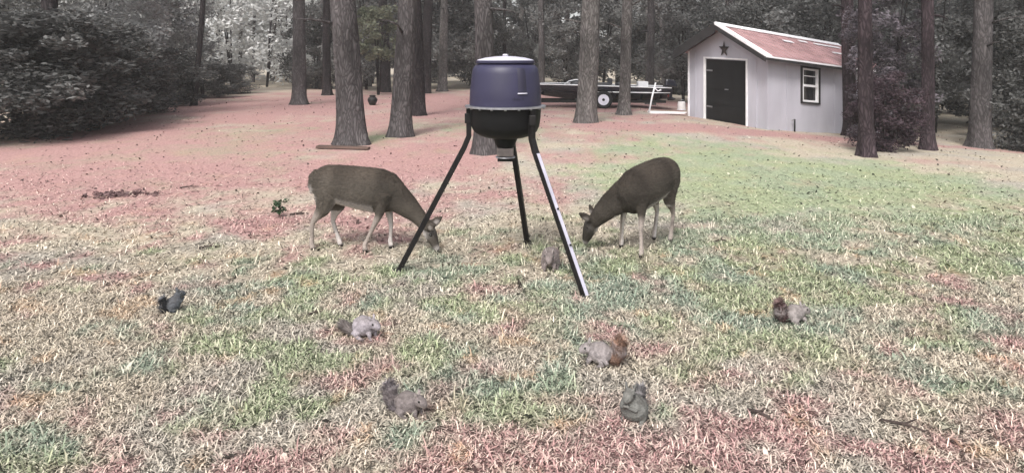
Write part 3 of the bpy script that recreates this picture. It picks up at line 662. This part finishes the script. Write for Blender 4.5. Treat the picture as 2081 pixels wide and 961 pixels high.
MB().lathe([(.07, 1.09), (.09, 1.12), (.11, 1.176)], 24).build('funnel', M['hopper'], feeder, auto=True)
mo = MB(); mo.box((0, 0, 1.055), (.15, .14, .075)); mo.build('motor_box', M['brownbox'], feeder, bevel=.008)
MB().lathe([(.085, 1.0), (.09, 1.005), (.085, 1.012), (.02, 1.016)], 24).build('spinner_plate', M['ring'], feeder, auto=True)
MB().box((0, 0, .985), (.14, .12, .025)).build('battery_tray', M['hopper'], feeder, bevel=.004)
MB().tube([(.05, 0, 1.02), (.05, 0, 1.0)], .006, 6).build('spinner_post', M['bolt'], feeder, True)
# recessed handle and blurred dark lettering on the drum
def on_drum(az, z, out=0.0):
    rr = np.interp(z, [1.475, 1.5, 1.62, 1.76, 1.80, 1.832], [.322, .325, .318, .302, .294, .272]) + out
    return Vector((rr * math.sin(az), -rr * math.cos(az), z))
hd = MB(); nA = 7; az0, az1 = .36, .62
rows = [1.60, 1.66, 1.72, 1.78, 1.81]; vs = []; 
for z in rows:
    for k in range(nA): vs.append(on_drum(az0 + (az1 - az0) * k / (nA - 1), z, .002 + .010 * math.sin(math.pi * k / (nA - 1))))
hd.add(vs, [(i * nA + k, i * nA + k + 1, (i + 1) * nA + k + 1, (i + 1) * nA + k) for i in range(len(rows) - 1) for k in range(nA - 1)])
M['grip'] = mat('drum_grip', (.022, .02, .038), .5, .15, 5)
hd.build('grip', M['grip'], feeder, True)
hl = MB(); hl.tube([on_drum(az0 - .02 + (az1 - az0 + .02) * k / 6, 1.592, .008) for k in range(7)], .006, 6, up=(0, 0, 1)); hl.build('grip_lip', M['lid'], feeder, True)
tx = MB()
for (a, w) in ((.20, .020), (.235, .03), (.275, .024), (.31, .03), (.345, .024), (.38, .03), (.47, .03), (.505, .02)):
    pts = [on_drum(a, 1.535, .003), on_drum(a + w, 1.535, .003), on_drum(a + w, 1.555 + .008 * math.sin(a * 60), .003), on_drum(a, 1.557, .003)]
    tx.add(pts, [(0, 1, 2, 3)])
tx.build('lettering', M['grip'], feeder)
for k in range(9):
    an = -1.35 + k * .34; pc = Vector((.35 * math.sin(an), -.35 * math.cos(an), 1.452))
    MB().lathe([(.010, -.006), (.011, 0), (.010, .004)], 8, c=pc).build('ring_bolt', M['bolt'], feeder, True)
for k, (px, py) in enumerate(((808, 550), (1072, 493), (1192, 605))):
    f = G(px, py) - fc; hz = Vector((f.x, f.y, 0)).normalized()
    azs = hz.copy()
    kneez = 1.16
    if k == 0: top = Vector((-.315, -.04, 0))
    elif k == 1: top = Vector((.05, .29, 0))
    else: top = Vector((.225, -.235, 0))
    q0 = top + Vector((0, 0, 1.45)); q1 = top + Vector((0, 0, kneez)); q2 = f + Vector((0, 0, -.02))
    up = Vector((-hz.y, hz.x, 0))
    leg = MB(); leg.tube([q0 + hz * .012, q1 + hz * .012 + Vector((0, 0, .04)), q1.lerp(q2, .05) + hz * .02, q2], .033, 4, up=up, ph=.5)
    lo = leg.build('leg', M['leg_dark'], feeder, bevel=.003)
    if k == 2: # pale strip: the leg's highlight painted on as colour
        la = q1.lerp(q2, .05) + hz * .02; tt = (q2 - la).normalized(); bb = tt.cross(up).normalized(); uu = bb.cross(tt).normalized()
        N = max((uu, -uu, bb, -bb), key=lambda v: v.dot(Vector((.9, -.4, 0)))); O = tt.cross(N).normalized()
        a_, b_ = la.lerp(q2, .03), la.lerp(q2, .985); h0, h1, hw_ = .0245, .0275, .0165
        MB().hexa([a_ + N * h0 - O * hw_, b_ + N * h0 - O * hw_, b_ + N * h0 + O * hw_, a_ + N * h0 + O * hw_, a_ + N * h1 - O * hw_, b_ + N * h1 - O * hw_, b_ + N * h1 + O * hw_, a_ + N * h1 + O * hw_]).build('highlight_strip', M['leg_highlight'], lo)
        for t in (.42, .66): MB().box(la.lerp(q2, t) + N * .034, (.016, .016, .012)).build('leg_bolt', M['leg_dark'], lo)
    MB().lathe([(.03, -.01), (.045, .0), (.035, .02)], 12, c=q2 + Vector((0, 0, .02))).build('foot', M['rubber'], lo, True)
    MB().box(top + hz * .018 + Vector((0, 0, 1.36)), (.06, .06, .09)).build('bracket', M['leg_dark'], lo, bevel=.006)

# ------------------------------------------------------------------ deer
def build_deer(name, loc, rz, label, pose, tone=1.0):
    mb = MB(); Z = lambda x, y, z: (x, y, z)
    tr = pose.get('trunk') or [(-.535, .70, .045, .04), (-.50, .70, .10, .085), (-.42, .68, .155, .135), (-.30, .667, .172, .150), (-.14, .655, .175, .158), (.02, .645, .178, .158), (.15, .635, .175, .142), (.25, .615, .160, .115), (.33, .575, .115, .08), (.37, .55, .05, .04)]
    mb.tube([Z(x, 0, z) for x, z, a, b in tr], [a for x, z, a, b in tr], 20, [b for x, z, a, b in tr], up=(0, 0, 1))
    nk = pose['neck']; mb.tube([p[:3] for p in nk], [p[3] for p in nk], 16, [p[4] for p in nk], up=(0, 0, 1))
    hp = [Vector(p[:3]) for p in pose['head']]; hr = [p[3] for p in pose['head']]; hw = [p[4] for p in pose['head']]
    mb.tube(hp, hr, 14, hw, up=pose.get('hup', (1, 0, .4)))
    legs = []
    for key in ('fl', 'fr', 'hl', 'hr'):
        P = pose[key]; legs.append(P)
        rr = [.115, .078, .040, .028, .0215, .0195, .026, .028] if key[0] == 'f' else [.140, .120, .072, .038, .024, .0205, .026, .028]
        rl = [.075, .050, .030, .025, .019, .018, .022, .023] if key[0] == 'f' else [.085, .075, .048, .028, .020, .0185, .022, .023]
        a, b, c, d, e = [Vector(q) for q in P]     # shoulder/hip, elbow/stifle, knee/hock, fetlock, hoof tip
        pts = [a, a.lerp(b, .6), b.lerp(c, .35), b.lerp(c, .8), c.lerp(d, .12), c.lerp(d, .7), d, e]
        mb.tube(pts, rr, 12, rl, up=(1, 0, 0))
    # ears
    poll = hp[0]; hd_ = (hp[-1] - hp[0]).normalized(); side = Vector(pose.get('side', (0, 1, 0)))
    for s in (-1, 1):
        e0 = poll + hd_ * .02 + side * (s * .045); ed = (side * s * .55 + Vector(pose['earv'])).normalized()
        mb.tube([e0, e0 + ed * .055, e0 + ed * .115, e0 + ed * .175], [.020, .044, .042, .012], 8, [.017, .019, .017, .010], up=hd_)
    tl = pose.get('tail') or [(-.50, 0, .78), (-.555, 0, .72), (-.585, 0, .60), (-.58, 0, .52)]
    mb.tube(tl, [.035, .04, .035, .012], 10, [.05, .055, .045, .015], up=(1, 0, 0))
    me = baked(mb.mesh(name), .0095, 5, .5)
    v, n = coords(me)
    brown = np.array((.052, .042, .034)) * tone; grey = np.array((.072, .062, .052)) * tone; white = np.array((.56, .52, .50)); dark = np.array((.045, .036, .032)) * tone
    nz = np.stack([vnoise(v[:, 0] * 9 + 30, v[:, 2] * 9 + 30, 5)], 1)
    c = grey * (1 - sstep(-.1, .8, n[:, 2])[:, None]) + brown * sstep(-.1, .8, n[:, 2])[:, None]
    c = c * (.74 + .52 * nz) * (1 - .25 * sstep(.05, .3, v[:, 0]) * sstep(.3, .45, v[:, 2]))[:, None]
    def ball(p, r0, r1): return (1 - sstep(r0, r1, np.linalg.norm(v - np.array(p, np.float32), axis=1)))[:, None]
    belly = (sstep(.30, .85, -n[:, 2]) * ((v[:, 2] > .38) & (v[:, 2] < .60) & (v[:, 0] > -.42) & (v[:, 0] < .12)))[:, None]
    c = c * (1 - belly * .8) + white * belly * .8
    # pale inner and rear legs, throat, muzzle
    for P in legs:
        for q in (2, 3, 4):
            m_ = ball(P[q], .06, .16) * .6; c = c * (1 - m_) + np.array((.36, .31, .28)) * m_
        sgn = 1 if P[0][1] > 0 else -1
        inner = (sstep(.2, .8, -sgn * n[:, 1]) * (v[:, 2] < .37) * ((v[:, 1] * sgn) > -.01) * (np.abs(v[:, 0] - P[2][0]) < .2))[:, None] * .7
        c = c * (1 - inner) + white * inner
        m_ = ball(P[4], .03, .05); c = c * (1 - m_) + np.array((.02, .017, .016)) * m_
    rp = ball((-.50, 0, .52), .06, .16) * .75; c = c * (1 - rp) + white * rp
    tl_d = ball(tl[2], .05, .12) * sstep(-.3, .5, n[:, 0])[:, None]; c = c * (1 - tl_d * .9) + white * tl_d * .9
    th = Vector(nk[-1][:3]) + Vector(pose.get('throat', (-.06, 0, -.03))); m_ = ball(th, .03, .08) * .85; c = c * (1 - m_) + white * m_
    m_ = ball(hp[-1] + Vector((0, 0, .0)), .035, .085) * .6; c = c * (1 - m_) + white * .9 * m_
    m_ = ball(hp[-1], .016, .032); c = c * (1 - m_) + np.array((.012, .011, .011)) * m_
    m_ = ball(hp[1], .03, .09) * .35; c = c * (1 - m_) + np.array((.19, .185, .185)) * m_
    for s in (-1, 1):
        ed = (side * s * .55 + Vector(pose['earv'])).normalized(); ec = poll + hd_ * .02 + side * (s * .045) + ed * .09 + hd_ * .02
        m_ = ball(ec, .02, .05) * .6; c = c * (1 - m_) + np.array((.40, .36, .34)) * m_
    c = np.clip(c, .004, .7)
    set_cols(me, c)
    t = thing(name, loc, rz, label, 'deer')
    link('body', me, M['fur'], t, True)
    pick = rng.choice(len(v), 16000); pv, pn, pc = v[pick], n[pick], c[pick]
    keep = pv[:, 2] > .06; pv, pn, pc = pv[keep], pn[keep], pc[keep]; q = len(pv)
    fl = np.array((-.9, 0, -.45)) + rng.normal(size=(q, 3)) * .22; fl -= pn * (fl * pn).sum(1)[:, None]; fl /= np.linalg.norm(fl, axis=1)[:, None] + 1e-6
    hl = (.010 + .016 * sstep(.3, .55, pv[:, 2]) * (1 - sstep(.3, .55, pv[:, 0])))[:, None] * (.6 + .8 * rng.random((q, 1)))
    w_ = np.cross(fl, pn) * .0022
    hv_ = np.stack([pv - w_ - pn * .001, pv + w_ - pn * .001, pv + fl * hl + pn * hl * .22], 1).reshape(-1, 3)
    hme = np_mesh('coat_hair', hv_, [np.arange(q)[:, None] * 3 + np.arange(3)[None]], np.repeat(pc * (.55 + .9 * rng.random((q, 1))), 3, 0))
    link('coat_hair', hme, M['blade'], t)
    ax = hd_; 
    for s in (-1, 1):
        ec = hp[0].lerp(hp[-1], .36) + side * (s * hw[1] * .88) + Vector(pose.get('eyeoff', (.02, 0, .02)))
        MB().lathe([(.002, -.016), (.012, -.011), (.0165, 0), (.012, .011), (.002, .016)], 12, c=ec, axis='y').build('eye', M['eye'], t, True)
    return t
# left deer: side on, grazing to the right, feet set back
pl_ = G(740, 508)
left_pose = dict(
    trunk=[(-.515, .69, .06, .05), (-.49, .685, .125, .10), (-.42, .665, .172, .14), (-.30, .652, .188, .155), (-.14, .630, .204, .168), (.02, .606, .216, .172), (.15, .588, .222, .156), (.25, .565, .205, .126), (.33, .53, .155, .09), (.38, .50, .07, .05)],
    tail=[(-.48, 0, .77), (-.525, 0, .72), (-.54, 0, .62), (-.53, 0, .55)],
    neck=[(.18, 0, .62, .165, .11), (.33, -.005, .53, .145, .09), (.44, -.01, .445, .118, .072), (.54, -.015, .36, .084, .056), (.62, -.02, .275, .066, .05), (.665, -.02, .225, .05, .045)],
    head=[(.632, -.02, .262, .050, .046), (.668, -.025, .200, .066, .054), (.700, -.03, .135, .055, .046), (.728, -.035, .075, .038, .034), (.745, -.035, .04, .028, .028), (.752, -.035, .022, .012, .014)],
    fl=[(.21, .08, .58), (.215, .08, .42), (.25, .085, .25), (.24, .085, .075), (.255, .085, 0)],
    fr=[(.21, -.08, .58), (.20, -.08, .42), (.12, -.085, .25), (.035, -.085, .075), (.04, -.085, 0)],
    hl=[(-.37, .07, .62), (-.27, .085, .46), (-.36, .085, .28), (-.29, .085, .075), (-.265, .085, 0)],
    hr=[(-.37, -.07, .62), (-.34, -.085, .46), (-.495, -.085, .29), (-.505, -.085, .075), (-.485, -.085, 0)],
    earv=(.62, 0, .38), throat=(-.05, 0, -.05), eyeoff=(.012, 0, .012))
build_deer('deer', (pl_.x, pl_.y, pl_.z), math.radians(-6), 'greyish brown deer grazing towards the right behind the feeder leg', left_pose)
# right deer: turned three-quarters, grazing to the left, darker
right_pose = dict(
    neck=[(.14, 0, .63, .165, .12), (.27, -.06, .55, .15, .10), (.36, -.14, .46, .122, .082), (.40, -.22, .375, .096, .068), (.405, -.29, .30, .075, .056), (.40, -.33, .255, .05, .046)],
    head=[(.405, -.300, .315, .056, .054), (.395, -.35, .235, .076, .064), (.382, -.395, .160, .062, .054), (.37, -.43, .09, .045, .041), (.362, -.447, .048, .033, .033), (.358, -.453, .026, .014, .016)],
    fl=[(.19, .09, .58), (.20, .11, .43), (.26, .14, .25), (.285, .165, .075), (.30, .17, 0)],
    fr=[(.19, -.09, .58), (.18, -.10, .43), (.17, -.14, .25), (.13, -.175, .075), (.135, -.18, 0)],
    hl=[(-.36, .08, .66), (-.29, .09, .49), (-.42, .08, .31), (-.395, .065, .075), (-.375, .065, 0)],
    hr=[(-.36, -.08, .66), (-.29, -.10, .49), (-.40, -.10, .31), (-.345, -.10, .075), (-.325, -.10, 0)],
    trunk=[(-.53, .71, .06, .05), (-.50, .71, .125, .11), (-.42, .695, .172, .158), (-.30, .682, .188, .175), (-.14, .650, .205, .186), (.02, .615, .218, .186), (.15, .588, .220, .170), (.25, .562, .198, .138), (.32, .535, .150, .098), (.37, .515, .07, .05)],
    side=(.96, .25, 0), hup=(.3, -1, .4), earv=(.30, -.45, .55), throat=(-.05, .05, -.06), eyeoff=(0, -.012, .012))
build_deer('deer', (1.31, 6.60, tz(1.31, 6.60)), math.radians(225), 'darker brown deer grazing towards the left, right of the feeder', right_pose, .74)

# ------------------------------------------------------------------ squirrels
def fur_tufts(parent, name, pts, rad, n, length, c1, c2, seed):
    r = np.random.default_rng(seed); pts = [np.array(p, float) for p in pts]
    seg = r.integers(0, len(pts) - 1, n); t = r.random(n)
    P = np.array([pts[s] * (1 - q) + pts[s + 1] * q for s, q in zip(seg, t)]); R_ = np.array([rad[s] * (1 - q) + rad[s + 1] * q for s, q in zip(seg, t)])
    D = np.array([(pts[s + 1] - pts[s]) / (np.linalg.norm(pts[s + 1] - pts[s]) + 1e-9) for s in seg])
    d = r.normal(size=(n, 3)); d -= D * (d * D).sum(1)[:, None]; d /= np.linalg.norm(d, axis=1)[:, None] + 1e-9
    b = P + d * (R_ * .75)[:, None]; tip = b + (d * .8 + D * .75 + r.normal(size=(n, 3)) * .18) * (length * (.6 + .8 * r.random(n)))[:, None]
    w = np.cross(d, D) * (length * .09)
    v = np.stack([b - w, b + w, tip], 1).reshape(-1, 3)
    k = r.random(n)[:, None]; c = np.array(c1) * (1 - k) + np.array(c2) * k
    me = np_mesh(name, v, [np.arange(n)[:, None] * 3 + np.arange(3)[None]], np.repeat(c, 3, 0))
    o = link(name, me, M['blade'], parent); return o
def squirrel(px, py, face, label, kind='hunch', sc=1.0, body=(.20, .185, .185), belly=(.42, .39, .37), tail=(.16, .12, .10), tail2=(.30, .25, .22), seed=0):
    p = G(px, py); t = thing('squirrel', (p.x, p.y, p.z), math.radians(face), label, 'squirrel'); t.scale = (sc, sc, sc)
    mb = MB()
    wd = .82; trd = [.014, .030, .040, .038, .012]
    if kind in ('ball', 'balltail'):
        sp = [(-.062, .045, .038), (-.042, .066, .062), (-.005, .082, .070), (.030, .088, .058), (.055, .094, .042)]; wd = .9
        head = [(.045, 0, .104), (.072, 0, .104), (.096, 0, .092), (.114, 0, .077), (.122, 0, .072)]
        tl = [(-.06, 0, .03), (-.10, .005, .028), (-.135, .01, .04), (-.165, .012, .055), (-.19, .012, .06)] if kind == 'ball' else [(-.06, 0, .03), (-.10, 0, .045), (-.125, 0, .095), (-.125, 0, .15), (-.145, 0, .175)]
        trd = [.014, .024, .028, .024, .01] if kind == 'ball' else [.016, .036, .050, .046, .014]
    elif kind == 'hunch':      # on all fours, back arched, head down
        sp = [(-.085, .045, .03), (-.06, .062, .055), (-.02, .075, .066), (.025, .072, .055), (.06, .062, .04), (.085, .056, .033)]
        head = [(.075, 0, .064), (.10, 0, .06), (.122, 0, .05), (.142, 0, .038), (.152, 0, .033)]
        tl = [(-.075, 0, .05), (-.115, .01, .06), (-.14, .015, .10), (-.13, .015, .15), (-.10, .01, .17)]
    elif kind == 'sit':      # haunches down, body upright, tail raised behind the back
        wd = 1.12; sp = [(-.05, .035, .045), (-.035, .06, .066), (-.015, .085, .064), (.003, .11, .050), (.012, .13, .038), (.018, .14, .032)]
        head = [(.005, 0, .142), (.025, 0, .155), (.05, 0, .153), (.072, 0, .143), (.082, 0, .138)]
        tl = [(-.05, 0, .025), (-.085, .0, .035), (-.10, .0, .075), (-.095, .0, .115), (-.11, .0, .14)]; trd = [.014, .026, .032, .028, .01]
    else:                    # low, tail laid over the back
        sp = [(-.085, .045, .03), (-.06, .06, .055), (-.02, .07, .064), (.025, .066, .052), (.06, .06, .038), (.085, .056, .032)]
        head = [(.08, 0, .066), (.105, 0, .066), (.128, 0, .056), (.148, 0, .045), (.158, 0, .041)]
        tl = [(-.075, 0, .04), (-.125, .0, .035), (-.155, 0, .075), (-.125, 0, .13), (-.06, 0, .145)]
    mb.tube([(x, 0, z) for x, z, q in sp], [q for x, z, q in sp], 16, [q * wd for x, z, q in sp], up=(0, 0, 1) if kind != 'sit' else (1, 0, 0))
    mb.tube(head, [.026, .034, .031, .019, .009], 14, [.024, .031, .027, .016, .008], up=(0, 0, 1))
    hx, hz_ = head[1][0], head[1][2]
    for s in (-1, 1):
        mb.tube([(hx - .01, s * .018, hz_ + .02), (hx - .012, s * .025, hz_ + .040), (hx - .016, s * .027, hz_ + .058)], [.009, .0125, .005], 8, [.0055, .006, .004], up=(1, 0, 0))
        mb.tube([(-.045, s * .04, .06), (-.02, s * .052, .04), (-.015, s * .05, .015), (.025, s * .05, .006)], [.038, .03, .014, .009], 10, [.02, .018, .012, .011], up=(1, 0, 0))
        if kind == 'sit': mb.tube([(.01, s * .034, .108), (.032, s * .036, .088), (.058, s * .012, .105), (.068, s * .006, .118)], [.018, .013, .009, .008], 8)
        else: mb.tube([(.055, s * .028, .05), (.065, s * .034, .028), (.07, s * .032, .01), (.092, s * .032, .005)], [.02, .013, .009, .007], 8)
    mb.tube(tl, trd, 12, [q * .9 for q in trd], up=(1, 0, .01))
    me = baked(mb.mesh('squirrel'), .0042, 4, .5)
    v, n = coords(me); nz = vnoise(v[:, 0] * 60 + 30, v[:, 2] * 60 + v[:, 1] * 40 + 30, seed)[:, None]
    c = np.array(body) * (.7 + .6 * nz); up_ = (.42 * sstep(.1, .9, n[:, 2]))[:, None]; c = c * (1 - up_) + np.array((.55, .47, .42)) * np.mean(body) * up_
    dn = (sstep(.1, .8, -n[:, 2]) * (v[:, 0] > -.06))[:, None]
    if kind == 'sit': dn = np.maximum(dn, (sstep(.2, .8, n[:, 0]) * (v[:, 2] < .12) * (v[:, 0] > 0))[:, None])
    c = c * (1 - dn * .8) + np.array(belly) * dn * .8
    dt = np.min([np.linalg.norm(v - np.array([(np.array(tl[i]) * (1 - q) + np.array(tl[i + 1]) * q) for q in (j / 4,)][0], np.float32), axis=1) for i in range(1, 4) for j in range(4)], 0)
    m_ = (1 - sstep(.034, .05, dt))[:, None] * (v[:, :1] < -.055); c = c * (1 - m_) + np.array(tail) * m_
    for s in (-1, 1):
        m_ = (1 - sstep(.007, .013, np.linalg.norm(v - np.array((hx + .012, s * .026, hz_ + .006), np.float32), axis=1)))[:, None] * .5; c = c * (1 - m_) + np.array(belly) * m_
        m_ = (1 - sstep(.008, .02, np.linalg.norm(v - np.array((hx - .012, s * .022, hz_ + .04), np.float32), axis=1)))[:, None] * .5; c = c * (1 - m_) + np.array(belly) * .8 * m_
    set_cols(me, np.clip(c, .01, .7)); link('body', me, M['fur_small'], t, True)
    for s in (-1, 1): MB().lathe([(.001, -.006), (.006, -.004), (.0078, 0), (.006, .004), (.001, .006)], 10, c=(hx + .012, s * .0295, hz_ + .008), axis='y').build('eye', M['eye'], t, True)
    fur_tufts(t, 'tail_fur', tl, trd, 1100, .032, tail, tail2, seed + 1)
    fur_tufts(t, 'coat_fur', [(x, 0, z) for x, z, q in sp], [q * 1.05 for x, z, q in sp], 700, .012, tuple(q * .8 for q in body), tuple(min(.6, q * 1.35) for q in body), seed + 2)
    return t
squirrel(357, 634, 40, 'dark bluish grey squirrel hunched on the far left lawn', 'sit', .85, (.085, .09, .10), (.13, .14, .15), (.06, .06, .065), (.13, .13, .14), 11)
squirrel(740, 686, -20, 'pale lilac-grey squirrel hunched on the grass below the left deer', 'ball', 1.0, (.265, .24, .26), (.36, .33, .34), (.12, .105, .10), (.24, .21, .20), 12)
squirrel(830, 844, -18, 'grey squirrel facing right with its tail curled over its back', 'balltail', .86, (.165, .142, .140), (.46, .40, .38), (.13, .115, .118), (.33, .29, .31), 13)
squirrel(1217, 742, 168, 'grey squirrel with a bushy orange-brown tail, near the middle', 'balltail', .98, (.235, .21, .21), (.38, .35, .33), (.19, .115, .085), (.36, .25, .20), 14)
squirrel(1284, 860, 235, 'grey-green squirrel sitting upright at the bottom of the lawn', 'sit', 1.02, (.145, .145, .135), (.17, .17, .16), (.16, .15, .15), (.28, .27, .28), 15)
squirrel(1616, 657, 10, 'small squirrel with a dark red-brown tail at far right', 'balltail', .92, (.24, .215, .21), (.38, .35, .33), (.095, .06, .06), (.19, .13, .12), 16)
squirrel(1118, 546, 262, 'small pinkish-grey squirrel between the two right feeder legs', 'ball', 1.3, (.19, .16, .155), (.46, .41, .39), (.17, .13, .12), (.32, .27, .25), 17)

# ------------------------------------------------------------------ damp grey air under the pines
hz_m = bpy.data.materials.new('haze_air'); hz_m.use_nodes = True; hn = hz_m.node_tree; hn.nodes.clear()
ho = hn.nodes.new('ShaderNodeOutputMaterial'); hv = hn.nodes.new('ShaderNodeVolumePrincipled')
hv.inputs['Color'].default_value = (.92, .92, .92, 1); hv.inputs['Density'].default_value = HAZE
hn.links.new(hv.outputs[0], ho.inputs['Volume'])
haze = MB().box((0, 180, 9.5), (860, 500, 23)).build('haze', hz_m); haze['kind'] = 'stuff'; haze['label'] = 'thin grey haze hanging among the pines'; haze['category'] = 'haze'
